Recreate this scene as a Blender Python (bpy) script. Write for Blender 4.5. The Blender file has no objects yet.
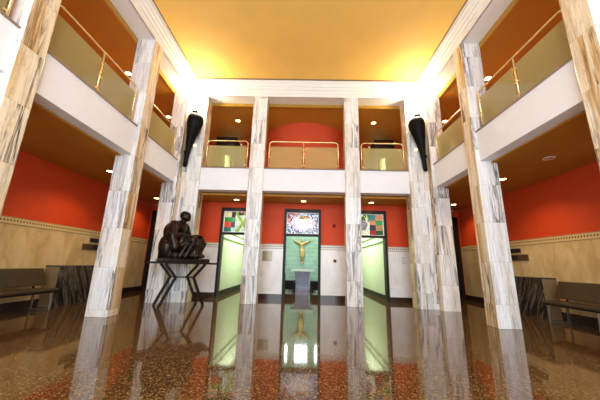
import bpy, bmesh, math, random
from mathutils import Vector, Matrix
SC = bpy.context.scene
COL = SC.collection
random.seed(7)

# ------------------------------------------------------------------ camera
F, PITCH, ROLL, YAW = 272.97, 0.2339, 0.0255, 0.0170
cam = bpy.data.cameras.new('camera'); cam.sensor_width = 36; cam.lens = F * 36 / 600; cam.clip_start = .02
co = bpy.data.objects.new('camera', cam); COL.objects.link(co)
fwd = Vector((-math.sin(YAW) * math.cos(PITCH), math.cos(YAW) * math.cos(PITCH), math.sin(PITCH)))
rt = Vector((math.cos(YAW), math.sin(YAW), 0)); up = rt.cross(fwd)
r2 = rt * math.cos(ROLL) + up * math.sin(ROLL); u2 = up * math.cos(ROLL) - rt * math.sin(ROLL)
co.matrix_world = Matrix(((r2.x, u2.x, -fwd.x, .0253), (r2.y, u2.y, -fwd.y, 0), (r2.z, u2.z, -fwd.z, 1.0), (0, 0, 0, 1)))
SC.camera = co

# ------------------------------------------------------------------ world, daylight, exposure
SC.view_settings.view_transform = 'Standard'; SC.view_settings.look = 'None'
SC.view_settings.gamma = 1; SC.view_settings.use_curve_mapping = False
SC.view_settings.exposure = 0.25
w = bpy.data.worlds.new('daylight'); SC.world = w; w.use_nodes = True
w.node_tree.nodes['Background'].inputs[0].default_value = (.80, .88, 1, 1)
w.node_tree.nodes['Background'].inputs[1].default_value = .45

def area(name, loc, size, power, color, target=None, rot=None):
    l = bpy.data.lights.new(name, 'AREA'); l.shape = 'RECTANGLE'; l.size, l.size_y = size; l.energy = power; l.color = color
    o = bpy.data.objects.new(name, l); COL.objects.link(o); o.location = loc
    if target is not None: o.rotation_euler = (Vector(target) - Vector(loc)).to_track_quat('-Z', 'Y').to_euler()
    return o
area('entrance_daylight', (0, -2.6, 2.9), (6.0, 5.2), 700, (.80, .90, 1), (0, 8, 2.6))
area('corridor_light', (-2.05, 10.6, 2.72), (.7, 2.6), 50, (.93, 1, .88), (-2.05, 10.6, 0))
area('corridor_light', (2.05, 10.6, 2.72), (.7, 2.6), 50, (.93, 1, .88), (2.05, 10.6, 0))
area('chapel_light', (0, 11.2, 3.5), (1.6, 2.4), 95, (.98, 1, .98), (0, 11.4, 0))

# ------------------------------------------------------------------ dimensions
PX, PW, PD = 3.46, .41, .32          # side pillars: inner face, width, depth
ZT = 5.94                            # pillar top
YB = 7.31                            # front face of the back pillars
WX, WY = 5.65, 8.6                   # outer walls
Y0 = -2.5                            # front end of the hall

# ------------------------------------------------------------------ materials
def lin(h):
    h = h.lstrip('#'); v = [int(h[i:i + 2], 16) / 255 for i in (0, 2, 4)]
    return tuple(x / 12.92 if x <= .04045 else ((x + .055) / 1.055) ** 2.4 for x in v) + (1,)
class NT:
    def __init__(s, name):
        s.m = bpy.data.materials.new(name); s.m.use_nodes = True; s.t = s.m.node_tree
        s.b = s.t.nodes['Principled BSDF']; s.out = s.t.nodes['Material Output']
    def n(s, typ, **kw):
        o = s.t.nodes.new(typ)
        for k, v in kw.items():
            if k.startswith('i_'):
                o.inputs[int(k[2:]) if k[2:].isdigit() else k[2:]].default_value = v
            else: setattr(o, k, v)
        return o
    def l(s, a, b): s.t.links.new(a, b)
    def math(s, op, a, b=None, c=None):
        o = s.n('ShaderNodeMath', operation=op)
        for i, v in enumerate((a, b, c)):
            if v is None: continue
            if isinstance(v, (int, float)): o.inputs[i].default_value = v
            else: s.l(v, o.inputs[i])
        return o.outputs[0]
    def mix(s, f, a, b, typ='MIX'):
        o = s.n('ShaderNodeMix', data_type='RGBA', blend_type=typ)
        for i, v in ((0, f), (6, a), (7, b)):
            if isinstance(v, (int, float, tuple)): o.inputs[i].default_value = v
            else: s.l(v, o.inputs[i])
        return o.outputs[2]
    def pos(s): return s.n('ShaderNodeNewGeometry').outputs['Position']
    def xyz(s, v):
        o = s.n('ShaderNodeSeparateXYZ'); s.l(v, o.inputs[0]); return o.outputs
    def vec(s, x, y, z):
        o = s.n('ShaderNodeCombineXYZ')
        for i, v in enumerate((x, y, z)):
            if isinstance(v, (int, float)): o.inputs[i].default_value = v
            else: s.l(v, o.inputs[i])
        return o.outputs[0]
    def scale(s, v, k):
        o = s.n('ShaderNodeVectorMath', operation='MULTIPLY'); s.l(v, o.inputs[0]); o.inputs[1].default_value = k; return o.outputs[0]
    def noise(s, v, sc, det=4, rough=.55, dist=0):
        o = s.n('ShaderNodeTexNoise'); s.l(v, o.inputs['Vector'])
        o.inputs['Scale'].default_value = sc; o.inputs['Detail'].default_value = det
        o.inputs['Roughness'].default_value = rough; o.inputs['Distortion'].default_value = dist
        return o.outputs['Fac']
    def ramp(s, f, stops, interp='LINEAR'):
        o = s.n('ShaderNodeValToRGB'); s.l(f, o.inputs[0]); cr = o.color_ramp; cr.interpolation = interp
        while len(cr.elements) < len(stops): cr.elements.new(.5)
        for e, (p, c) in zip(cr.elements, stops): e.position = p; e.color = c if isinstance(c, tuple) else lin(c)
        return o.outputs[0]
    def set(s, **kw):
        for k, v in kw.items(): s.b.inputs[k.replace('_', ' ')].default_value = v
        return s
    def base(s, c): s.l(c, s.b.inputs['Base Color'])
    def bump(s, h, st=.2, d=.01):
        o = s.n('ShaderNodeBump'); o.inputs['Strength'].default_value = st; o.inputs['Distance'].default_value = d
        s.l(h, o.inputs['Height']); s.l(o.outputs[0], s.b.inputs['Normal'])

def plain(name, c, rough=.5, metal=0, var=.06, sc=8, spec=.5, bump=0):
    t = NT(name); t.set(Roughness=rough, Metallic=metal); t.b.inputs['Specular IOR Level'].default_value = spec
    a = lin(c); f = t.noise(t.pos(), sc, 5)
    d = tuple(max(0, x * (1 - var * 2.2)) for x in a[:3]) + (1,); l_ = tuple(min(1, x * (1 + var)) for x in a[:3]) + (1,)
    t.base(t.ramp(f, [(.3, d), (.7, l_)]))
    if bump: t.bump(f, bump)
    return t.m
def emit(name, c, st):
    t = NT(name); t.set(Roughness=.3); t.b.inputs['Base Color'].default_value = lin(c)
    t.b.inputs['Emission Color'].default_value = lin(c); t.b.inputs['Emission Strength'].default_value = st
    return t.m

def marble(name, stops, veincol, vein2, block=.74, sx=5.5, rough=.22, amount=.8):
    """upright veined slabs with joints and a different piece of stone in every course"""
    t = NT(name); t.set(Roughness=rough)
    p = t.pos(); x, y, z = t.xyz(p)
    # coarse cell per pillar, so neighbouring pillars differ
    cell = t.math('ADD', t.math('FLOOR', t.math('MULTIPLY', x, .9)), t.math('MULTIPLY', t.math('FLOOR', t.math('MULTIPLY', y, .55)), 7.3))
    half = t.math('MULTIPLY', cell, 1.7)
    zz = t.math('ADD', t.math('DIVIDE', z, block), t.math('MULTIPLY', t.math('FRACT', t.math('MULTIPLY', cell, .37)), .9))
    row = t.math('FLOOR', zz)
    wn = t.n('ShaderNodeTexWhiteNoise', noise_dimensions='2D'); t.l(t.vec(row, t.math('ADD', half, cell), 0), wn.inputs['Vector'])
    r = wn.outputs['Color']
    off = t.scale(r, (3.1, 2.4, .5))
    q = t.n('ShaderNodeVectorMath', operation='ADD'); t.l(t.scale(p, (sx, sx, .42)), q.inputs[0]); t.l(off, q.inputs[1]); q = q.outputs[0]
    f1 = t.noise(q, 1.0, 5, .6, .4)
    base = t.ramp(f1, stops)
    f2 = t.noise(q, 1.7, 6, .62, .8)
    v = t.math('ABSOLUTE', t.math('SUBTRACT', f2, .5))
    vm = t.ramp(v, [(.0, (1, 1, 1, 1)), (.028, (.6, .6, .6, 1)), (.075, (0, 0, 0, 1))])
    patch = t.ramp(t.noise(q, .6, 2, .5), [(.42, (0, 0, 0, 1)), (.62, (1, 1, 1, 1))])
    fm = t.math('MULTIPLY', t.math('MULTIPLY', vm, patch), amount)
    base = t.mix(fm, base, lin(veincol))
    f3 = t.noise(q, 3.4, 5, .65, .5)
    v3 = t.ramp(t.math('ABSOLUTE', t.math('SUBTRACT', f3, .47)), [(0, (1, 1, 1, 1)), (.03, (0, 0, 0, 1))])
    base = t.mix(t.math('MULTIPLY', v3, .35 * amount), base, lin(vein2))
    tint = t.math('ADD', .95, t.math('MULTIPLY', wn.outputs['Value'], .06))
    base = t.mix(1.0, base, t.vec(tint, tint, t.math('MULTIPLY', tint, .99)), 'MULTIPLY')
    joint = t.math('LESS_THAN', t.math('FRACT', zz), .014)
    base = t.mix(t.math('MULTIPLY', joint, .18), base, lin('#6b5a45'))
    t.base(base)
    return t.m

M = {}
M['marble_white'] = marble('white grey-veined marble', [(.22, '#b48f60'), (.36, '#e4dccf'), (.6, '#f5f5f5'), (.8, '#e6e4e5')], '#45434c', '#8b8282', amount=.95)
M['marble_gold_lit'] = marble('warm-lit brown-veined marble', [(.25, '#8f5f2c'), (.38, '#d2ad78'), (.55, '#f1e2c8'), (.8, '#dcc49c')], '#472a12', '#744a22', amount=1.1)  # brown-veined stone, with warm light on the side faces mixed into its gold
M['red'] = plain('red plaster', '#cf4518', .6, var=.03, sc=3, spec=.3)
M['red_dark'] = plain('dark red plaster', '#bd4422', .6, var=.03, sc=3, spec=.3)
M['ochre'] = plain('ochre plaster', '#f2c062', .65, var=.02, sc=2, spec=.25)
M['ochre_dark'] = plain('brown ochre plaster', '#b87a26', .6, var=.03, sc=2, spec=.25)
M['white'] = plain('white plaster', '#f0ece4', .55, var=.015, sc=4, spec=.3)
M['beam'] = plain('white painted beam', '#eeedf0', .5, var=.015, sc=4, spec=.35)
M['coping'] = plain('brown stone coping', '#8b7562', .35)
M['goldtrim'] = plain('gold painted trim', '#c79a3e', .35, .6)
M['brass'] = plain('polished brass', '#f2d896', .25, .6, var=.03)
M['wood_dark'] = plain('dark wood', '#1e110a', .5, sc=14, spec=.25)
M['black'] = plain('black metal', '#080706', .55, .0, var=.2, spec=.15)
M['steel_dark'] = plain('dark steel', '#120d0b', .45, .2, var=.15, spec=.3)
M['bronze'] = plain('dark bronze', '#2e2119', .38, .7, var=.25, sc=9, bump=.25)
M['bronze_lap'] = plain('reddish bronze', '#5a3524', .4, .7, var=.2, sc=9, bump=.25)
M['leather'] = plain('olive leather', '#463820', .45, var=.08, sc=6)
M['chrome'] = plain('brushed steel', '#a09a90', .25, .9)
M['green'] = plain('pale green plaster', '#e6f0d6', .6, var=.02, sc=3, spec=.25)
M['green_band'] = plain('olive green band', '#58743a', .5)
M['gold'] = plain('gilded wood', '#d4b070', .36, .4, var=.15, sc=20)
M['altar'] = plain('lilac grey stone', '#9893a8', .35, var=.06, sc=9)
M['altar_top'] = plain('pale green grey stone', '#d8e2d6', .3)
M['paper'] = plain('white paper', '#eceae6', .6, var=.01)
M['ink'] = plain('grey ink', '#8d8d96', .6)
M['plaque'] = plain('bronze plaque', '#8a8068', .3, .5)
M['sign_dark'] = plain('dark sign enamel', '#1d1512', .35)
M['sign_brown'] = plain('brown sign metal', '#6d5238', .35, .4)
M['switch'] = plain('maroon plastic', '#7a2230', .7, spec=.15)
M['lens'] = emit('downlight lens', '#ffcf80', 16)
M['lens_off'] = plain('unlit lens', '#c9a35c', .3)
M['lamp'] = emit('warm lamp glass', '#fff0c8', 14)
M['button'] = emit('small wall light lens', '#ffd9a0', 4)
M['daywindow'] = emit('daylight window', '#eef4ff', 16)

def wainscot_lamplit():
    t = NT('cream marble wainscot'); t.set(Roughness=.3)  # cream stone, yellowed by warm aisle lamp light put into the colour
    p = t.pos(); x, y, z = t.xyz(p)
    f = t.noise(t.scale(p, (1, 1, .45)), 4, 6, .6, .6)
    base = t.ramp(f, [(.25, '#bd9a5c'), (.5, '#dabd84'), (.75, '#e6cf9e')])
    j = t.math('LESS_THAN', t.math('FRACT', t.math('MULTIPLY', t.math('ADD', x, y), 1.15)), .008)
    t.base(t.mix(t.math('MULTIPLY', j, .3), base, lin('#8a744f'))); return t.m
M['wainscot'] = wainscot_lamplit()
def wainscot_daylit():
    t = NT('daylit cream marble wainscot'); t.set(Roughness=.3)  # same cream stone, whitened by entrance daylight put into the colour
    p = t.pos()
    f = t.noise(t.scale(p, (1, 1, .45)), 4, 6, .6, .6)
    t.base(t.ramp(f, [(.25, '#dcd5ca'), (.5, '#ece8e2'), (.75, '#f3f0ec')])); return t.m
M['wainscot_daylit'] = wainscot_daylit()
def border(name, axis, z0, h, ground):
    """mosaic border: a dark line above and below, a row of dark tesserae between"""
    t = NT(name); t.set(Roughness=.35)
    x, y, z = t.xyz(t.pos()); s = (x, y)[axis]
    k = t.math('DIVIDE', t.math('SUBTRACT', z, z0), h)
    dot = t.math('MULTIPLY', t.math('LESS_THAN', t.math('FRACT', t.math('MULTIPLY', s, 16.0)), .5),
                 t.math('LESS_THAN', t.math('ABSOLUTE', t.math('SUBTRACT', k, .55)), .13))
    ln = t.math('MAXIMUM', t.math('LESS_THAN', t.math('ABSOLUTE', t.math('SUBTRACT', k, .08)), .05), t.math('LESS_THAN', t.math('ABSOLUTE', t.math('SUBTRACT', k, .94)), .05))
    t.base(t.mix(t.math('MULTIPLY', t.math('MAXIMUM', dot, t.math('MULTIPLY', ln, .75)), .9), lin(ground), lin('#2b1d12'))); return t.m
M['border_side'] = border('mosaic border of the side walls', 1, 1.62, .15, '#d8bd84')
M['border_back'] = border('mosaic border of the back wall', 0, 1.47, .15, '#dfd6c6')  # border grounds follow the lamplit and daylit wainscot tones
def skirting():
    t = NT('dark granite skirting'); t.set(Roughness=.2)
    f = t.noise(t.pos(), 45, 3); t.base(t.ramp(f, [(.35, '#1c110c'), (.6, '#3f2a20'), (.75, '#6a5346')])); return t.m
M['skirting'] = skirting()
def granite():
    t = NT('polished brown granite floor'); t.set(Roughness=.055)
    p = t.pos(); x, y, z = t.xyz(p)
    v = t.n('ShaderNodeTexVoronoi', i_Scale=95.0); t.l(p, v.inputs['Vector'])
    sp = t.xyz(v.outputs['Color'])[0]
    base = t.ramp(sp, [(.0, '#17100a'), (.2, '#33210f'), (.45, '#634524'), (.75, '#8c6a3f'), (.94, '#b39468')], 'CONSTANT')
    f = t.noise(p, 30, 5); base = t.mix(.4, base, t.ramp(f, [(.35, '#352310'), (.65, '#785430')]))
    jx = t.math('LESS_THAN', t.math('FRACT', t.math('MULTIPLY', t.math('ADD', x, 40.25), 1.0)), .006)
    jy = t.math('LESS_THAN', t.math('FRACT', t.math('MULTIPLY', t.math('ADD', y, 40.1), 1.0)), .006)
    t.base(t.mix(t.math('MULTIPLY', t.math('MAXIMUM', jx, jy), .5), base, lin('#1a0f08')))
    t.b.inputs['IOR'].default_value = 1.6
    t.bump(t.noise(p, 1.2, 2), .012, .02)
    return t.m
M['granite'] = granite()
def slab():
    t = NT('dark veined marble'); t.set(Roughness=.15)
    p = t.pos(); x, y, z = t.xyz(p)
    q = t.vec(x, t.math('ADD', y, t.math('MULTIPLY', z, .45)), t.math('MULTIPLY', z, .12))
    f = t.noise(q, 13, 6, .65, .6); t.base(t.ramp(f, [(.35, '#15130f'), (.5, '#2e2a24'), (.58, '#6f6655'), (.64, '#38332b'), (.8, '#1c1a16')])); return t.m
M['slab'] = slab()
M['slab_side'] = plain('tan stone', '#8d7450', .35, sc=5)
def tile():
    t = NT('pale green wall tiles'); t.set(Roughness=.3)
    x, y, z = t.xyz(t.pos())
    j = t.math('LESS_THAN', t.math('FRACT', t.math('MULTIPLY', z, 5.0)), .10)
    f = t.noise(t.pos(), 5, 3); t.base(t.mix(t.math('MULTIPLY', j, .55), t.ramp(f, [(.3, '#93b8a0'), (.7, '#aecfb8')]), lin('#6f9a80'))); return t.m
M['tile'] = tile()
def railglass():
    t = NT('tinted rail glass with sheen'); t.t.nodes.remove(t.b)
    tr = t.n('ShaderNodeBsdfTransparent'); tr.inputs[0].default_value = (.93, .93, .82, 1)
    df = t.n('ShaderNodeBsdfDiffuse'); df.inputs[0].default_value = lin('#fff0a6')  # film tint plus the yellow ceiling's reflection, painted into the diffuse colour
    tl = t.n('ShaderNodeBsdfTranslucent'); tl.inputs[0].default_value = lin('#fff0a6')
    gl = t.n('ShaderNodeBsdfGlossy'); gl.inputs['Roughness'].default_value = .08
    a = t.n('ShaderNodeMixShader', i_0=.5); t.l(df.outputs[0], a.inputs[1]); t.l(tl.outputs[0], a.inputs[2])
    lw = t.n('ShaderNodeLayerWeight'); lw.inputs['Blend'].default_value = .5
    b = t.n('ShaderNodeMixShader'); t.l(t.math('MULTIPLY_ADD', lw.outputs['Facing'], .7, .24), b.inputs[0]); t.l(tr.outputs[0], b.inputs[1]); t.l(a.outputs[0], b.inputs[2])
    fr = t.n('ShaderNodeFresnel'); fr.inputs['IOR'].default_value = 1.65
    c = t.n('ShaderNodeMixShader'); t.l(fr.outputs[0], c.inputs[0]); t.l(b.outputs[0], c.inputs[1]); t.l(gl.outputs[0], c.inputs[2])
    t.l(c.outputs[0], t.out.inputs[0]); return t.m
M['glass'] = railglass()

# ------------------------------------------------------------------ mesh helpers
class MB:
    def __init__(s): s.v = []; s.f = []; s.mi = []; s.sm = []
    def add(s, vs, fs, mi=0, smooth=False):
        o = len(s.v); s.v += [tuple(v) for v in vs]
        for f in fs: s.f.append([o + i for i in f]); s.mi.append(mi); s.sm.append(smooth)
        return s
    def box(s, x0, x1, y0, y1, z0, z1, mi=0, mx=None):
        v = [(x0, y0, z0), (x1, y0, z0), (x1, y1, z0), (x0, y1, z0), (x0, y0, z1), (x1, y0, z1), (x1, y1, z1), (x0, y1, z1)]
        f = [(3, 2, 1, 0), (4, 5, 6, 7), (0, 1, 5, 4), (1, 2, 6, 5), (2, 3, 7, 6), (3, 0, 4, 7)]
        o = len(s.f); s.add(v, f, mi)
        if mx is not None: s.mi[-3] = mx; s.mi[-1] = mx      # faces looking along x
        return s
    def hull8(s, bot, top, mi=0):
        s.add(list(bot) + list(top), [(3, 2, 1, 0), (4, 5, 6, 7), (0, 1, 5, 4), (1, 2, 6, 5), (2, 3, 7, 6), (3, 0, 4, 7)], mi); return s
    def rings(s, rings, mi=0, cap=True, smooth=True, closed=True):
        n = len(rings[0]); vs = [p for r in rings for p in r]; fs = []
        for i in range(len(rings) - 1):
            for j in range(n if closed else n - 1):
                a, b = i * n + j, i * n + (j + 1) % n; fs.append((a, b, b + n, a + n))
        s.add(vs, fs, mi, smooth)
        if cap:
            s.add(rings[0], [tuple(reversed(range(n)))], mi); s.add(rings[-1], [tuple(range(n))], mi)
        return s
    def tube(s, pts, r, n=10, mi=0, cap=True):
        pts = [Vector(p) for p in pts]; rr = r if isinstance(r, (list, tuple)) else [r] * len(pts)
        R = []; u = None
        for i, p in enumerate(pts):
            d = ((pts[min(i + 1, len(pts) - 1)] - pts[max(i - 1, 0)])).normalized()
            if u is None: u = d.orthogonal().normalized()
            u = (u - d * u.dot(d)).normalized(); v = d.cross(u)
            R.append([p + (u * math.cos(a) + v * math.sin(a)) * rr[i] for a in [2 * math.pi * k / n for k in range(n)]])
        return s.rings(R, mi, cap)
    def bar(s, a, b, w, h, mi=0):
        """square bar from a to b, w across, h in the other direction"""
        a, b = Vector(a), Vector(b); d = (b - a).normalized()
        u = d.cross(Vector((0, 0, 1)));  u = u.normalized() if u.length > 1e-4 else Vector((1, 0, 0)); v = u.cross(d)
        q = lambda p: [p - u * w / 2 - v * h / 2, p + u * w / 2 - v * h / 2, p + u * w / 2 + v * h / 2, p - u * w / 2 + v * h / 2]
        return s.rings([q(a), q(b)], mi, True, False)
    def lathe(s, prof, c=(0, 0, 0), n=20, mi=0, off=None, cap=True):
        R = [[(c[0] + (o[0] if off else 0) + r * math.cos(2 * math.pi * k / n), c[1] + (o[1] if off else 0) + r * math.sin(2 * math.pi * k / n), c[2] + z) for k in range(n)]
             for (r, z), o in zip(prof, off or prof)]
        return s.rings(R, mi, cap)
    def ell(s, c, r, rot=None, n=16, m=10, mi=0):
        c = Vector(c); r = Vector(r) if not isinstance(r, (int, float)) else Vector((r, r, r)); R = []
        mat = rot or Matrix.Identity(3)
        for i in range(1, m):
            a = math.pi * i / m
            R.append([c + mat @ Vector((r.x * math.sin(a) * math.cos(b), r.y * math.sin(a) * math.sin(b), -r.z * math.cos(a))) for b in [2 * math.pi * k / n for k in range(n)]])
        return s.rings(R, mi)
    def cap(s, a, b, ra, rb, n=12):
        """capsule-like limb"""
        a, b = Vector(a), Vector(b); s.ell(a, ra, n=n); s.ell(b, rb, n=n); return s.tube([a, a.lerp(b, .5), b], [ra, (ra + rb) / 2, rb], n)
    def build(s, name, mats, parent=None, loc=None, rotz=0, bevel=0):
        me = bpy.data.meshes.new(name); me.from_pydata(s.v, [], s.f); me.update()
        for m in (mats if isinstance(mats, (list, tuple)) else [mats]): me.materials.append(M[m] if isinstance(m, str) else m)
        me.polygons.foreach_set('material_index', s.mi); me.polygons.foreach_set('use_smooth', s.sm)
        bm = bmesh.new(); bm.from_mesh(me); bmesh.ops.remove_doubles(bm, verts=bm.verts, dist=1e-5)
        bmesh.ops.recalc_face_normals(bm, faces=bm.faces); bm.to_mesh(me); bm.free()
        o = bpy.data.objects.new(name, me); COL.objects.link(o)
        if parent: o.parent = parent
        if loc: o.location = loc
        if rotz: o.rotation_euler[2] = rotz
        if bevel:
            b = o.modifiers.new('bevel', 'BEVEL'); b.width = bevel; b.segments = 2; b.limit_method = 'ANGLE'
        return o
def remesh(mb, name, mats, parent, voxel, smooth=4, loc=None):
    """join the pieces of a body into one continuous surface"""
    o = mb.build('tmp', mats)
    r = o.modifiers.new('r', 'REMESH'); r.mode = 'VOXEL'; r.voxel_size = voxel
    sm = o.modifiers.new('s', 'SMOOTH'); sm.iterations = smooth; sm.factor = .5
    dg = bpy.context.evaluated_depsgraph_get(); me = bpy.data.meshes.new_from_object(o.evaluated_get(dg))
    me.name = name; COL.objects.unlink(o); bpy.data.objects.remove(o)
    me.materials.clear()
    for m in (mats if isinstance(mats, (list, tuple)) else [mats]): me.materials.append(M[m])
    for p in me.polygons: p.use_smooth = True
    n = bpy.data.objects.new(name, me); COL.objects.link(n); n.parent = parent
    if loc: n.location = loc
    return n
def tag(o, label, cat, group=None):
    o['label'] = label; o['category'] = cat
    if group: o['group'] = group
    return o
def thing(name, label, cat, loc, rotz=0, group=None):
    o = bpy.data.objects.new(name, None); COL.objects.link(o); o.empty_display_size = .1
    o.location = loc; o.rotation_euler[2] = rotz
    return tag(o, label, cat, group)
def dup(root, loc, rotz, label):
    r = root.copy(); COL.objects.link(r); r.location = loc; r.rotation_euler[2] = rotz; r['label'] = label
    for ch in list(root.children):
        c = ch.copy(); COL.objects.link(c); c.parent = r
        for g in list(ch.children):
            d = g.copy(); COL.objects.link(d); d.parent = c
    return r
def struct(name, mb, mats, parent=None):
    o = mb.build(name, mats, parent)
    if not parent: o['kind'] = 'structure'
    return o
def B(*a): return MB().box(*a)

# ------------------------------------------------------------------ the setting
struct('floor', B(-6.0, 6.0, Y0, 14.0, -.2, 0), 'granite')
for s, nm in ((-1, 'left'), (1, 'right')):
    xs = sorted((s * WX, s * (WX + .2)))
    struct('wall_' + nm, B(*xs, Y0, 10.4, 0, 6.3), 'red')
    xs = sorted((s * (WX - .03), s * WX))
    struct('trim_1', B(*xs, Y0, 9.9, .16, 1.62), 'wainscot')
    xs = sorted((s * (WX - .038), s * WX))
    struct('trim_2', B(*xs, Y0, 9.9, 1.62, 1.77), 'border_side')
    xs = sorted((s * (WX - .05), s * WX))
    struct('baseboard_' + nm, B(*xs, Y0, 9.9, 0, .16), 'skirting')
    # aisle: ceiling, gallery slab, side beam
    xs = sorted((s * 3.76, s * WX))
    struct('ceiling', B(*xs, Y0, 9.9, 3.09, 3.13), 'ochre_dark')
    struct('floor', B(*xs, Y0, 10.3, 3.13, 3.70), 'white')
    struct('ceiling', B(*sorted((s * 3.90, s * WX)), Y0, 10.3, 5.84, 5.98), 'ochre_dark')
    struct('trim_3', B(*sorted((s * 3.86, s * 3.90)), Y0, 7.7, 5.82, 5.96), 'goldtrim')
    struct('trim_4', B(*sorted((s * PX, s * 3.86)), Y0, 7.7, ZT, 6.3), 'white')     # lintel over the side pillars
    struct('wall_front_blocker', B(*sorted((s * 3.9, s * WX)), Y0 - .2, Y0, 0, 6.3), 'white')  # unseen wall pieces added to keep daylight out of the aisles
    # end wall of the aisle with its dark door
    xs = sorted((s * 3.9, s * WX))
    struct('wall_back', B(*xs, 9.9, 10.1, 0, 3.02), 'red')
    d = struct('door_4' if s < 0 else 'door_5', B(*sorted((s * 4.4, s * 5.45)), 9.82, 9.9, 0, 2.7), 'wood_dark')
    struct('door_frame', B(*sorted((s * 4.3, s * 4.42)), 9.80, 9.9, 0, 2.82).box(*sorted((s * 5.43, s * 5.55)), 9.80, 9.9, 0, 2.82).box(*sorted((s * 4.3, s * 5.55)), 9.80, 9.9, 2.68, 2.82), 'wood_dark', d)
    # beam between the side pillars, one piece per bay
    for a, b in ((Y0, .3), (.62, 2.74), (3.06, 5.19), (5.51, 7.08)):
        xs = sorted((s * 3.53, s * 3.80))
        mb = B(*xs, a, b, 3.12, 3.74).box(*sorted((s * 3.515, s * 3.80)), a, b, 3.74, 3.77, 1)
        struct('trim_5', mb, ['beam', 'coping'])

# back beam, one piece per bay
for a, b in ((-2.95, -1.57), (-1.15, 1.15), (1.57, 2.95)):
    struct('trim_6', B(a, b, 7.36, 7.66, 3.0, 3.645).box(a, b, 7.34, 7.66, 3.645, 3.675, 1), ['beam', 'coping'])
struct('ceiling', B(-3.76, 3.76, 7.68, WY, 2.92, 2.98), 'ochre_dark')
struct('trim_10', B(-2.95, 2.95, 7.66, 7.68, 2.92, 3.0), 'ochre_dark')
struct('floor', B(-3.76, 3.76, 7.66, 10.3, 2.98, 3.64), 'white')
struct('trim_4', B(-PX, PX, YB, 7.7, ZT, 6.3), 'white')
struct('trim_3', B(-3.46, 3.46, 7.7, 7.74, 5.84, 5.97), 'goldtrim')
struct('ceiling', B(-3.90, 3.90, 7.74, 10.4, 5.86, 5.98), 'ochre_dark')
# main ceiling and its stepped cornice
struct('ceiling', B(-3.9, 3.9, Y0, 7.75, 6.44, 6.56), 'ochre')
prof = [(0, ZT), (-.02, ZT), (-.02, 6.03), (.02, 6.05), (.02, 6.14), (.055, 6.155), (.055, 6.235), (.09, 6.25), (.10, 6.30), (.135, 6.33), (.135, 6.40), (.15, 6.41), (.15, 6.44)]
mb = MB(); R = []
for d, z in prof: R.append([(-PX + d, Y0, z), (-PX + d, YB - d, z), (PX - d, YB - d, z), (PX - d, Y0, z)])
mb.rings(R, 0, False, False, False); struct('trim_7', mb, 'white')
mb = MB(); R = []
for d, z in ((.148, 6.405), (.165, 6.405), (.165, 6.44), (.148, 6.44)): R.append([(-PX + d, Y0, z), (-PX + d, YB - d, z), (PX - d, YB - d, z), (PX - d, Y0, z)])
mb.rings(R + R[:1], 0, False, False, False); struct('trim_8', mb, 'coping')

# back wall with three doorways
DOORS = [(-2.62, -1.62), (-.60, .56), (1.60, 2.62)]
edges = [-3.9, -2.62, -1.62, -.60, .56, 1.60, 2.62, 3.9]
mb = MB(); wn = MB(); bd = MB(); sk = MB()
for i in range(0, 8, 2):
    a, b = edges[i], edges[i + 1]
    mb.box(a, b, WY, WY + .2, 0, 2.98)
    wn.box(a, b, WY - .03, WY, .14, 1.47); bd.box(a, b, WY - .036, WY, 1.47, 1.62); sk.box(a, b, WY - .045, WY, 0, .14)
for a, b in DOORS: mb.box(a, b, WY, WY + .2, 2.74, 2.98)
struct('wall_back', mb, 'red'); struct('trim_1', wn, 'wainscot_daylit'); struct('trim_2', bd, 'border_back'); struct('baseboard_back', sk, 'skirting')

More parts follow.
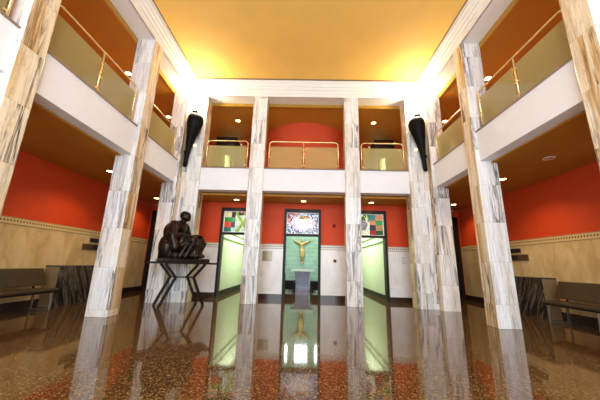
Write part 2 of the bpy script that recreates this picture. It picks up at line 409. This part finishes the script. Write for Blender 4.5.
def glazing(kind, W, H):
    """one stained glass window: cells of coloured glass with dark leads, all in one mesh"""
    rnd = random.Random(kind)
    cols = {}
    mb = MB(); names = []
    def cell(x0, x1, z0, z1, c):
        k = 'stained ' + c
        if k not in M: M[k] = emit(k, c, .8)
        if k not in names: names.append(k)
        g = .006
        mb.box(x0 + g, x1 - g, -.008, .008, z0 + g, z1 - g, names.index(k))
    nx, nz = 26, 18
    def colour(u, v):
        if kind == 'chapel':
            e = ((u - .52) / .40) ** 2 + ((v - .50) / .38) ** 2
            if ((u - .56) / .16) ** 2 + ((v - .80) / .10) ** 2 < 1: return rnd.choice(['#c8b060', '#6a5a20', '#d8b070'])
            if e < .5: return rnd.choice(['#fbfbff', '#f4f6ff', '#eef2ff', '#f6e6ea'])
            if e < 1.0: return rnd.choice(['#f2f2fa', '#c9d3ea', '#e7b9b4', '#cdd8f2'])
            if u < .35 and v > .45: return rnd.choice(['#b8605c', '#e0a49c', '#30243c', '#e8e0ec'])
            return rnd.choice(['#48587e', '#8aa0c8', '#dfe6f6', '#b2c2e0', '#2a3050', '#e9eefa'])
        if kind == 'star':
            if u < .42:
                row = int(v * 4)
                return [['#1f5f5c', '#27756f', '#bfe4da'], ['#c8452c', '#d85a3c', '#6a4a5e'], ['#2f8a34', '#3c9c46', '#58a878'], ['#d8d0a4', '#e8d8b4', '#4a2f20']][min(row, 3)][min(int(u / .42 * 3), 2)]
            if abs((u - .72) - (v - .45) * .5) < .06 or abs((u - .72) + (v - .45) * .55) < .06: return '#9fbc52'
            if v > .85: return rnd.choice(['#2c2420', '#e0a85c', '#5a4030'])
            if u > .85: return rnd.choice(['#e3b45c', '#eef2dc', '#d89a48'])
            return rnd.choice(['#dfeee0', '#cfe8dc', '#eef4e4', '#b6dccb'])
        if u > .5:
            c = int((u - .5) / .25); r = min(int(v * 4), 3)
            return [['#a81f28', '#2c4f28'], ['#3d3550', '#b08a5c'], ['#c98468', '#3f9a4e'], ['#2f8590', '#d8926a']][r][min(c, 1)]
        if ((u - .25) / .17) ** 2 + ((v - .48) / .27) ** 2 < 1: return rnd.choice(['#8a8490', '#9c96a4', '#6c6674', '#a8a2ac'])
        if v > .68 and u > .15: return rnd.choice(['#4f7a2c', '#e4ecc4', '#3d5a24'])
        return rnd.choice(['#e8f4e0', '#dcefd8', '#f0f6e6', '#e6e8c0'])
    for i in range(nx):
        for j in range(nz):
            cell(-W / 2 + W * i / nx, -W / 2 + W * (i + 1) / nx, H * j / nz, H * (j + 1) / nz, colour((i + .5) / nx, (j + .5) / nz))
    names.append('steel_dark'); mb.box(-W / 2, W / 2, .008, .012, 0, H, len(names) - 1)
    return mb, names
for i, ((a, b), kind) in enumerate(zip(DOORS, ('star', 'chapel', 'vine'))):
    mb = MB()
    for x0, x1 in ((a, a + .07), (b - .07, b)): mb.box(x0, x1, WY - .05, WY + .2, 0, 2.74)
    mb.box(a + .07, b - .07, WY - .05, WY + .2, 2.64, 2.74).box(a + .07, b - .07, WY - .05, WY + .2, 1.89, 1.95)
    fr = struct('door_%d' % (i + 1), mb, 'wood_dark')
    W, H = b - a - .14, .69
    lab = {'star': 'stained glass transom with a row of squares and pale crossing leaf, over the left doorway',
           'chapel': 'white and blue stained glass transom above the chapel doorway',
           'vine': 'stained glass transom with a grey grape bunch and coloured squares, over the right doorway'}[kind]
    t = thing('stained_glass_window', lab, 'stained glass', ((a + b) / 2, WY + .06, 1.95), 0, 'stained glass transoms over the doorways')
    fm = .022
    MB().box(-W / 2, -W / 2 + fm, -.03, .02, 0, H).box(W / 2 - fm, W / 2, -.03, .02, 0, H).box(-W / 2 + fm, W / 2 - fm, -.03, .02, 0, fm).box(-W / 2 + fm, W / 2 - fm, -.03, .02, H - fm, H).build('frame', 'paper', t)
    g, names = glazing(kind, W - 2 * fm, H - 2 * fm); g.build('pane', names, t, (0, 0, fm))
    if kind != 'chapel':
        s = -1 if kind == 'star' else 1
        x = (b - .07) if s < 0 else (a + .07)
        MB().box(x - .03, x + .03, WY + .0, WY + .08, .62, .82).build('handle', 'black', fr)

# rooms behind: two green corridors and the chapel
for s in (-1, 1):
    struct('wall_corridor', B(*sorted((s * 2.58, s * 2.70)), WY + .2, 13.2, 0, 2.80), 'green')
    struct('wall_corridor', B(*sorted((s * 1.40, s * 1.5)), WY + .2, 13.2, 0, 2.80), 'green')
    struct('wall_corridor', B(*sorted((s * 1.40, s * 2.70)), 13.2, 13.3, 0, 2.80), 'green')
    struct('ceiling', B(*sorted((s * 1.40, s * 2.70)), WY + .2, 13.3, 2.80, 2.94), 'white')
    struct('baseboard_corridor', B(*sorted((s * 2.55, s * 2.58)), WY + .2, 13.2, .0, .16), 'wood_dark')
    struct('trim_9', B(*sorted((s * 2.565, s * 2.58)), WY + .2, 13.2, 1.76, 1.82), 'green_band')
    struct('trim_9', B(*sorted((s * 2.565, s * 2.58)), WY + .2, 13.2, 2.00, 2.06), 'green_band')
    struct('wall_chapel', B(*sorted((s * 1.30, s * 1.40)), WY + .2, 13.6, 0, 3.6), 'tile')
mb = B(-1.4, 1.4, 13.5, 13.65, 0, 2.55).box(-1.4, 1.4, 13.5, 13.65, 3.2, 3.6)
for a, b in ((-1.4, -.72), (-.62, -.27), (.27, .62), (.72, 1.4)): mb.box(a, b, 13.5, 13.65, 2.55, 3.2)
struct('wall_chapel', mb, 'tile')
struct('ceiling', B(-1.4, 1.4, WY + .2, 13.65, 3.6, 3.7), 'white')
struct('wall_chapel', B(-1.4, 1.4, WY + .2, WY + .3, 2.86, 3.6), 'green')
for i, (a, b) in enumerate(((-.72, -.62), (-.27, .27), (.62, .72))):
    wo = struct('window_%d' % (i + 1), B(a, b, 13.6, 13.62, 2.55, 3.2), 'daywindow')
    m2 = MB()
    if b - a > .3:
        for k in range(1, 4): m2.box(a + (b - a) * k / 4 - .01, a + (b - a) * k / 4 + .01, 13.57, 13.6, 2.55, 3.2)
    for k in range(1, 4): m2.box(a, b, 13.56, 13.59, 2.55 + .65 * k / 4 - .01, 2.55 + .65 * k / 4 + .01)
    m2.build('glazing_bar', 'steel_dark', wo)

# upper gallery: back wall, bowed wall in the middle, two glazed doors
mb = MB()
for a, b in ((-5.65, -3.28), (-2.55, 2.55), (3.28, 5.65)): mb.box(a, b, 10.2, 10.4, 3.6, 5.98)
for s in (-1, 1): mb.box(*sorted((s * 2.55, s * 3.28)), 10.2, 10.4, 5.78, 5.98)
struct('wall_gallery', mb, 'red_dark')
mb = MB(); R0 = []; R1 = []
for k in range(41):
    x = -2.5 + 5 * k / 40; y = 10.16 - 1.5 * (math.cos(math.pi * x / 5.0) ** 1.3 if abs(x) < 2.5 else 0)
    R0.append((x, y, 3.6)); R1.append((x, y, 5.88))
mb.rings([R0, R1], 0, False, True, False); struct('wall_gallery', mb, 'red_dark')
for s in (-1, 1):
    a, b = sorted((s * 2.55, s * 3.28))
    fr = struct('door_6' if s < 0 else 'door_7', B(a, a + .06, 9.35, 10.3, 3.64, 5.26).box(b - .06, b, 9.35, 10.3, 3.64, 5.26).box(a, b, 9.30, 10.3, 5.26, 5.56).box((a + b) / 2 - .04, (a + b) / 2 + .04, 10.14, 10.24, 3.64, 5.26).box(a + .06, b - .06, 10.14, 10.24, 3.64, 3.85), 'wood_dark')
    struct('wall_gallery', B(a - .3, b + .3, 12.0, 12.1, 3.6, 5.9), 'green'); struct('floor', B(a - .3, b + .3, 10.3, 12.1, 3.5, 3.64), 'white')
    struct('ceiling', B(a - .3, b + .3, 10.4, 12.1, 5.9, 6.0), 'white')
    for xx in (a - .3, b + .25): struct('wall_gallery', B(xx, xx + .05, 10.4, 12.0, 3.64, 5.9), 'green')
    area('landing_light', ((a + b) / 2, 11.2, 5.85), (.5, .8), 22, (1, 1, .85), ((a + b) / 2, 11.2, 0))

# ------------------------------------------------------------------ marble pillars
def pillar(x0, x1, y0, y1, label, mats=('marble_white', 'marble_gold_lit'), group='marble pillars of the hall'):
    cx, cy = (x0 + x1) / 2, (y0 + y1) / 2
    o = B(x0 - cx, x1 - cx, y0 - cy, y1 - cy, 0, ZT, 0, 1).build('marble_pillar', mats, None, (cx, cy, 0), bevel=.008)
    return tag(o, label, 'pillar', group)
for s, nm in ((-1, 'left'), (1, 'right')):
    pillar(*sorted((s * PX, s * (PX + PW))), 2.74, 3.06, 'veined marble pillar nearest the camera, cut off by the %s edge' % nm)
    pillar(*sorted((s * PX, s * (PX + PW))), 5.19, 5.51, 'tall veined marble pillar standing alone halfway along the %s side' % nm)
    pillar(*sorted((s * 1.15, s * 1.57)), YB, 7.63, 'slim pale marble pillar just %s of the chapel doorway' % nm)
    # corner pillar: an L in plan
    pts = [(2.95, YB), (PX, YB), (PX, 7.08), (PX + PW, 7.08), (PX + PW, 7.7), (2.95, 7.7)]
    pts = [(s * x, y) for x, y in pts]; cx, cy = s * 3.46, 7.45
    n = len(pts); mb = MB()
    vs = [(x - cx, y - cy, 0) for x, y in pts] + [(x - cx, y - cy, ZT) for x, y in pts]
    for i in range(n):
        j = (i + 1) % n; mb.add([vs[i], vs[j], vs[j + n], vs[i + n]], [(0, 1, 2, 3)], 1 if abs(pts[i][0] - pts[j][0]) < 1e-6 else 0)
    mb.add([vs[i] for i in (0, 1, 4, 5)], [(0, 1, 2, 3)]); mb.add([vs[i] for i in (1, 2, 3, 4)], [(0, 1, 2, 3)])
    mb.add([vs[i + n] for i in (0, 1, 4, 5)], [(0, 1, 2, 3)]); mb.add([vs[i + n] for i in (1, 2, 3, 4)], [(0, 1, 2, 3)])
    o = mb.build('marble_pillar', ['marble_white', 'marble_gold_lit'], None, (cx, cy, 0))
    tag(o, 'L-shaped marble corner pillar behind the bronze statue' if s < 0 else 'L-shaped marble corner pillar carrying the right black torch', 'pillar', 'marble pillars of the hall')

# ------------------------------------------------------------------ balcony rails
def railing(L, mids, label, loc, rotz, clamps_l=True, clamps_r=True):
    t = thing('balcony_railing', label, 'railing', loc, rotz, 'brass and glass balcony railings')
    H, r, rc = .86, .017, .10
    pts = [(-L / 2, 0, 0)] + [(-L / 2 + rc - rc * math.cos(a), 0, H - rc + rc * math.sin(a)) for a in [math.pi / 2 * k / 6 for k in range(7)]]
    pts += [(L / 2 - rc + rc * math.sin(a), 0, H - rc + rc * math.cos(a)) for a in [math.pi / 2 * k / 6 for k in range(7)]] + [(L / 2, 0, 0)]
    MB().tube(pts, r, 10).build('frame', 'brass', t)
    xs = [-L / 2] + mids + [L / 2]
    for m in mids:
        MB().tube([(m, 0, 0), (m, 0, H)], r, 10).build('post', 'brass', t)
    for a, b in zip(xs[:-1], xs[1:]):
        gp = MB().box(a + .04, b - .04, -.006, .006, .05, .70).build('glass_panel', 'glass', t)
        for z in (.12, .37, .62):
            for c in ((a + .012, a + .062), (b - .062, b - .012)):
                MB().box(*c, -.013, .013, z - .012, z + .012).build('clamp', 'brass', gp)
    return t
railing(1.20, [], 'brass and glass railing on the back balcony, left bay', (-2.28, 7.46, 3.675), 0)
railing(2.02, [0.0], 'wide two-panel brass railing over the chapel, seen against the red wall', (-.03, 7.46, 3.675), 0)
railing(1.22, [], 'brass and glass railing on the back balcony, right bay', (2.27, 7.46, 3.675), 0)
for s, nm in ((-1, 'left'), (1, 'right')):
    railing(1.94, [0.0], 'two-panel brass and glass railing between the near and middle %s pillars' % nm, (s * 3.62, 4.12, 3.77), math.pi / 2)
    railing(1.36, [], 'short brass and glass railing between the middle and corner %s pillars' % nm, (s * 3.62, 6.29, 3.77), math.pi / 2)
    railing(1.94, [0.0], 'brass and glass railing in front of the nearest %s pillar, mostly out of frame' % nm, (s * 3.62, 1.68, 3.77), math.pi / 2)

# ------------------------------------------------------------------ black corner torches
def torch(s, label):
    t = thing('wall_torch', label, 'wall lamp', (s * 3.43, 7.28, 3.62), 0, 'black corner torches')
    pr = [(.02, 0), (.05, .02), (.058, .10), (.062, .30), (.078, .50), (.105, .70), (.14, .88), (.18, 1.05), (.212, 1.20), (.222, 1.32), (.205, 1.43), (.16, 1.52), (.10, 1.57)]
    off = [(-s * (r * .85 + .02 + .06 * z), -(r * .85 + .02 + .02 * z)) for r, z in pr]
    MB().lathe(pr, n=28, off=off).build('body', 'black', t)
    cx, cy = off[-1]
    MB().lathe([(.085, 1.55), (.05, 1.60), (.055, 1.64), (.10, 1.67)], (cx, cy, 0), 20).build('collar', 'black', t)
    MB().lathe([(.06, 1.66), (.095, 1.70), (.10, 1.78), (.085, 1.83), (.03, 1.85)], (cx, cy, 0), 20).build('lamp_glass', 'lamp', t)
    MB().box(min(0, -s * .1), max(0, -s * .1), -.10, .02, .40, .46).build('bracket', 'black', t)
    l = bpy.data.lights.new('torch_light', 'POINT'); l.energy = 92; l.color = (1, .86, .62); l.shadow_soft_size = .09
    lo = bpy.data.objects.new('torch_light', l); COL.objects.link(lo); lo.parent = t; lo.location = (cx - s * .02, cy - .05, 2.08)
    return t
torch(-1, 'black horn-shaped torch lamp in the left corner, above the bronze statue')
torch(1, 'black horn-shaped torch lamp in the right corner pillar')
for s, nm in ((-1, 'left'), (1, 'right')):
    o = MB().lathe([(.03, -.012), (.034, 0), (.02, .012)], n=14).build('button_light', 'button', None, (s * 3.19, YB - .012, 4.3))
    o.rotation_euler[0] = math.pi / 2; tag(o, 'tiny round lit fixing on the corner pillar beside the %s torch' % nm, 'light', 'tiny lights beside the torches')

# ------------------------------------------------------------------ downlights
def downlight(loc, label, energy, on=True, first=[]):
    t = thing('downlight', label, 'ceiling light', loc, 0, 'round recessed downlights')
    R = [[(r * math.cos(2 * math.pi * k / 20), r * math.sin(2 * math.pi * k / 20), z) for k in range(20)] for r, z in ((.075, 0), (.095, 0), (.095, -.012), (.075, -.008))]
    MB().rings(R + R[:1], 0, False).build('rim', 'brass' if on else 'white', t)
    MB().lathe([(.075, -.001), (.075, -.007)], n=20).build('lens', 'lens' if on else 'lens_off', t)
    if on:
        l = bpy.data.lights.new('spot', 'SPOT'); l.energy = energy; l.color = (1, .72, .38); l.spot_size = 2.3; l.spot_blend = .7; l.shadow_soft_size = .05
        lo = bpy.data.objects.new('spot', l); COL.objects.link(lo); lo.parent = t; lo.location = (0, 0, -.03)
    return t
for s, nm in ((-1, 'left'), (1, 'right')):
    downlight((s * 4.68, 6.2, 3.09), 'lit downlight in the %s aisle ceiling, between middle and corner pillars' % nm, 60)
    downlight((s * 5.0, 8.95, 3.09), 'lit downlight at the far end of the %s aisle ceiling' % nm, 45)
    downlight((s * 2.08, 8.2, 2.92), 'lit downlight over the %s doorway with green light' % nm, 28)
    downlight((s * 2.36, 8.62, 5.86), 'lit downlight in the back gallery ceiling above the %s bay' % nm, 34)
    downlight((s * 4.72, 6.22, 5.84), 'lit downlight in the %s gallery ceiling, beside the middle pillar' % nm, 30)
    downlight((s * 4.70, 8.4, 5.84), 'lit downlight in the %s gallery ceiling, glowing by the corner pillar' % nm, 30)
downlight((0, 8.2, 2.92), 'lit downlight in front of the chapel doorway', 28)
downlight((4.64, 4.9, 3.09), 'unlit round fitting in the right aisle ceiling', 0, False)

# ------------------------------------------------------------------ benches
def bench(s, label):
    t = thing('bench', label, 'bench', (s * 5.12, 4.7 if s < 0 else 4.92, 0), 0 if s > 0 else math.pi, 'upholstered benches along the side walls')
    L = 2.4     # local +x points to the wall
    mb = MB(); bot = [(.20, -L / 2, .46), (.26, -L / 2, .46), (.26, L / 2, .46), (.20, L / 2, .46)]; top = [(.34, -L / 2, .80), (.40, -L / 2, .80), (.40, L / 2, .80), (.34, L / 2, .80)]
    mb.hull8(bot, top).build('backrest', 'leather', t, bevel=.012)
    MB().box(-.17, .24, -L / 2 + .10, L / 2 - .10, .37, .42).build('seat', 'leather', t, bevel=.015)
    MB().box(-.15, .22, -L / 2 + .12, L / 2 - .12, .34, .37).build('seat_frame', 'steel_dark', t)
    for y in (-.95, 0, .95):
        lg = MB(); ps = [(-.14, y, .34), (-.17, y, .02), (.20, y, .02), (.20, y, .34)]
        for a, b in zip(ps[:-1], ps[1:]): lg.bar(a, b, .04, .025)
        lg.build('leg', 'chrome', t)
        MB().bar((.20, y, .36), (.36, y, .74), .03, .02).build('back_support', 'steel_dark', t)
    return t
bench(-1, 'long olive leather bench against the left wall, below the red plaster')
bench(1, 'long olive leather bench against the right wall, at the right edge')
for s, nm in ((-1, 'left'), (1, 'right')):
    t = thing('radiator_cover', 'dark veined marble cover against the %s wall, past the bench' % nm, 'radiator cover', (s * 5.45, 6.72 if s < 0 else 6.95, 0), 0, 'dark marble radiator covers')
    MB().box(-.155, .155, -.62, .62, 0, .83).build('body', 'slab_side', t)
    x = -s * .17
    for k in range(2): MB().box(*sorted((x - .012, x + .012)), -.63 + k * .635, -.005 + k * .635, 0, .86).build('front_slab', 'slab', t)
    MB().box(-.155, .155, -.63, .63, .83, .86).build('top', 'slab', t)
    for k, (y0, y1, z0, z1, m, lb) in enumerate(((7.20, 7.58, 1.45, 1.56, 'sign_dark', 'small dark wall sign on the %s wall, the upper of two'), (6.98, 7.58, 1.25, 1.40, 'sign_brown', 'long brown metal wall sign on the %s wall, the lower of two'))):
        r = thing('wall_sign', lb % nm, 'sign', (s * (WX - .045), (y0 + y1) / 2, z0))
        MB().box(-.014, .014, -(y1 - y0) / 2, (y1 - y0) / 2, 0, z1 - z0).build('plate', m, r, bevel=.004)
        if k: MB().box(-.016, .016, .02, (y1 - y0) / 2 - .01, .02, z1 - z0 - .02).build('inset', 'sign_dark', r)

# ------------------------------------------------------------------ back wall details
def on_wall(name, label, cat, x0, x1, z0, z1, mat, d=.02):
    o = MB().box(-(x1 - x0) / 2, (x1 - x0) / 2, -d, 0, 0, z1 - z0).build(name, mat, None, ((x0 + x1) / 2, WY - .03 if z1 < 1.62 else WY, z0), bevel=.004)
    return tag(o, label, cat)
on_wall('brass_plaque', 'square bronze plaque on the cream wall left of the chapel doorway', 'plaque', -1.23, -.93, 1.10, 1.40, 'plaque')
on_wall('wall_switch', 'small maroon switch on the cream wall right of the chapel doorway', 'switch', .95, 1.04, 1.10, 1.19, 'switch')
on_wall('alarm_box', 'small maroon box on the red wall right of the chapel doorway', 'alarm', .93, 1.03, 2.18, 2.28, 'switch')
t = thing('paper_notice', 'white paper notice on the cream wall right of the right doorway', 'notice', (3.1, WY - .03, 1.07))
MB().box(-.105, .105, -.006, 0, 0, .30).build('sheet', 'paper', t)
mb = MB()
for k, ww in enumerate((.13, .15, .08, .14, .12)): mb.box(-.07, -.07 + ww, -.008, -.006, .05 + k * .045, .062 + k * .045)
mb.build('printed_lines', 'ink', t)

# ------------------------------------------------------------------ chapel: altar, crucified figure, chairs
t = thing('altar', 'lilac stone altar with a pale top standing in the chapel', 'altar', (0, 12.1, 0))
MB().box(-.55, .55, -.45, .45, 0, .10).build('step', 'altar', t, bevel=.006)
MB().box(-.42, .42, -.32, .32, .10, .18).build('plinth', 'altar', t, bevel=.006)
MB().hull8([(-.25, -.2, .18), (.25, -.2, .18), (.25, .2, .18), (-.25, .2, .18)], [(-.33, -.24, .74), (.33, -.24, .74), (.33, .24, .74), (-.33, .24, .74)]).build('pedestal', 'altar', t, bevel=.01)
MB().box(-.48, .48, -.34, .34, .74, .82).build('table_slab', 'altar_top', t, bevel=.006)
def chapel_chair(x, y, rz, label):
    t = thing('chapel_chair', label, 'chair', (x, y, 0), rz, 'dark chairs in the chapel')
    MB().box(-.22, .22, -.22, .22, .34, .42).build('seat', 'wood_dark', t, bevel=.008)
    MB().box(-.22, .22, .18, .22, .42, .66).build('backrest', 'wood_dark', t, bevel=.008)
    for a in (-.2, .2): MB().box(a - .02, a + .02, -.2, .2, .10, .34).build('side_panel', 'wood_dark', t)
    for a in (-.2, .2):
        for b in (-.2, .2): MB().bar((a, b, 0), (a, b, .34), .045, .045).build('leg', 'wood_dark', t)
    return t
chapel_chair(-.50, 10.9, 1.45, 'dark wooden chair in the chapel, left of the altar')
chapel_chair(.56, 10.9, -1.45, 'dark wooden chair in the chapel, right of the altar')

t = thing('corpus_sculpture', 'gilded figure with outstretched arms on the green chapel wall', 'sculpture', (-.05, 13.40, 1.08))
mb = MB()
mb.ell((.02, -.03, 1.09), (.062, .07, .085)); mb.cap((0, 0, .98), (.015, -.01, 1.06), .035, .035)            # head, neck
mb.ell((.018, -.10, 1.08), (.012, .018, .016)); mb.ell((.02, -.085, 1.03), (.035, .03, .04))               # nose, beard
mb.ell((0, .0, .90), (.135, .08, .10)); mb.ell((0, 0, .78), (.10, .065, .13)); mb.ell((.01, 0, .64), (.115, .075, .09))
for s in (-1, 1):
    mb.cap((s * .12, 0, .96), (s * .23, .02, 1.0), .055, .046); mb.cap((s * .23, .02, 1.0), (s * .35, .03, 1.075), .046, .034)
    mb.ell((s * .385, .03, 1.10), (.04, .02, .028))
    for k in range(4): mb.cap((s * .405, .025, 1.105 + .012 * (k - 1.5)), (s * (.44 - .006 * abs(k - 1.5)), .015, 1.12 + .016 * (k - 1.5)), .008, .007, 8)
    mb.cap((s * .385, .02, 1.12), (s * .39, 0, 1.15), .008, .007, 8)
    mb.cap((s * .06, 0, .60), (s * .055 + .03, -.07, .34), .07, .05); mb.cap((s * .055 + .03, -.07, .34), (s * .03, .0, .08), .05, .032)
    mb.cap((s * .03, 0, .07), (s * .015, -.05, .0), .03, .025)
mb.ell((0, .0, .58), (.13, .09, .08)); mb.cap((.10, -.02, .62), (.15, -.01, .42), .035, .02)                # loincloth
remesh(mb, 'figure', 'gold', t, .012, 4)
MB().box(-.05, .05, .0, .09, .45, .9).build('wall_mount', 'gold', t)

# ------------------------------------------------------------------ steel table, bronze statue, card
TZ = math.radians(37); TC = (-2.91, 6.83)
t = thing('display_table', 'dark steel table with four kinked legs under the bronze statue', 'table', (*TC, 0), TZ)
MB().box(-.75, .75, -.36, .36, .955, 1.0).build('tabletop', 'steel_dark', t, bevel=.004)
for y in (-.28, .28):
    for s in (-1, 1):
        lg = MB(); ps = [(s * .45, y, .955), (s * .20, y, .65), (s * .49, y, .0)]
        for a, b in zip(ps[:-1], ps[1:]): lg.bar(a, b, .055, .055)
        lg.build('leg', 'steel_dark', t)
for y in (-.28, .28): MB().tube([(-.20, y, .65), (.20, y, .65)], .008, 8).build('tie_rod', 'steel_dark', t)
for s in (-1, 1): MB().tube([(s * .20, -.28, .65), (s * .20, .28, .65)], .008, 8).build('tie_rod', 'steel_dark', t)

def rz3(a, ax): return Matrix.Rotation(a, 3, ax)
t = thing('bronze_statue', 'dark bronze statue of a seated robed person on the steel table', 'statue', (*TC, 1.0), TZ)
MB().box(-.55, .55, -.29, .29, 0, .085).build('base', 'bronze', t, bevel=.01)
FIG = Matrix.Rotation(math.radians(-40), 3, 'Z')
def turned(mb):
    mb.v = [tuple(FIG @ (Vector(v) * 1.12) + Vector((-.12, .0, .02))) for v in mb.v]; return mb
mb = MB()        # rough block the figure sits on, with a rounded back
mb.box(-.34, .12, -.26, .24, .05, .38); mb.ell((-.26, .0, .34), (.15, .27, .22)); mb.ell((-.20, -.22, .30), (.16, .12, .26)); mb.ell((-.22, .22, .24), (.14, .12, .2))
remesh(turned(mb), 'seat', 'bronze', t, .02, 5)
mb = MB()
mb.ell((-.16, 0, .42), (.22, .25, .17)); mb.ell((-.14, 0, .58), (.18, .25, .20)); mb.ell((-.09, 0, .72), (.165, .27, .15)); mb.ell((-.05, 0, .80), (.12, .22, .085))
mb.cap((-.02, 0, .83), (.03, 0, .91), .070, .066)
mb.ell((.055, 0, .975), (.108, .090, .118), rz3(.35, 'Y')); mb.ell((.115, 0, .93), (.048, .056, .062))              # head bowed forward, jaw
mb.ell((.158, 0, .95), (.018, .014, .026)); mb.ell((.142, 0, .985), (.014, .052, .014)); mb.ell((.153, 0, .908), (.012, .024, .009))   # nose, brow, mouth
mb.ell((.02, 0, 1.0), (.105, .100, .105))                                                                          # hair
for s in (-1, 1): mb.ell((.045, s * .093, .965), (.022, .013, .034)); mb.ell((.140, s * .034, .968), (.009, .014, .008))
for s in (-1, 1):
    sh, el, wr = (-.06, s * .25, .76), (.00, s * .34, .52), (.24, s * .12, .52)
    mb.cap(sh, el, .098, .080); mb.cap(el, wr, .076, .046); mb.ell((.29, s * .105, .52), (.058, .042, .026))
    for k in range(4):
        y = s * .105 + (k - 1.5) * .020; l = (.052, .062, .058, .044)[k]
        mb.cap((.325, y, .52), (.325 + l, y, .507), .0115, .0105, 8); mb.cap((.325 + l, y, .507), (.325 + l * 1.5, y, .485), .0105, .0095, 8)
    mb.cap((.27, s * .065, .53), (.31, s * .04, .535), .013, .011, 8)
    mb.cap((-.12, s * .13, .40), (.36, s * .17, .45), .13, .105); mb.cap((.36, s * .17, .45), (.33, s * .15, .13), .105, .075)
    mb.ell((.40, s * .15, .115), (.12, .055, .05))
# robe: over the shoulders, between the knees and down to the base
mb.ell((.27, 0, .30), (.17, .25, .22)); mb.ell((.10, 0, .30), (.26, .28, .16)); mb.ell((.24, 0, .14), (.20, .28, .09))
for s in (-1, 1): mb.ell((-.14, s * .26, .60), (.13, .10, .20)); mb.cap((-.02, s * .35, .52), (.06, s * .32, .28), .075, .10)
rnd = random.Random(3)
for sd in (-1, 1):
    for k in range(4):
        x = .38 - .12 * k + rnd.uniform(-.03, .03)
        mb.cap((x + rnd.uniform(0, .08), sd * .25, .40 + rnd.uniform(-.05, .05)), (x - rnd.uniform(.02, .12), sd * .29, .10), .03, .05, 8)
for k in range(3): mb.cap((.42, -.12 + .12 * k, .42), (.42, -.16 + .15 * k, .11), .03, .045, 8)
for k in range(3): mb.cap((-.16 + .07 * k, -.26, .74 - .03 * k), (-.18 + .12 * k, -.31, .46), .025, .032, 8)
mb.cap((.10, -.27, .50), (-.20, -.28, .34), .04, .06, 8); mb.cap((.36, -.2, .47), (.0, -.3, .22), .03, .05, 8)
remesh(turned(mb), 'figure', 'bronze', t, .0135, 3)
turned(MB().box(.14, .43, -.15, .15, .545, .562)).build('book', 'bronze_lap', t, bevel=.004)
tag(MB().box(-.05, .05, -.004, .004, 0, .085).build('label_card', 'paper', None, (TC[0] + .62 * math.cos(TZ), TC[1] + .62 * math.sin(TZ), 1.0), TZ - .3), 'small white card at the right end of the steel table', 'card')
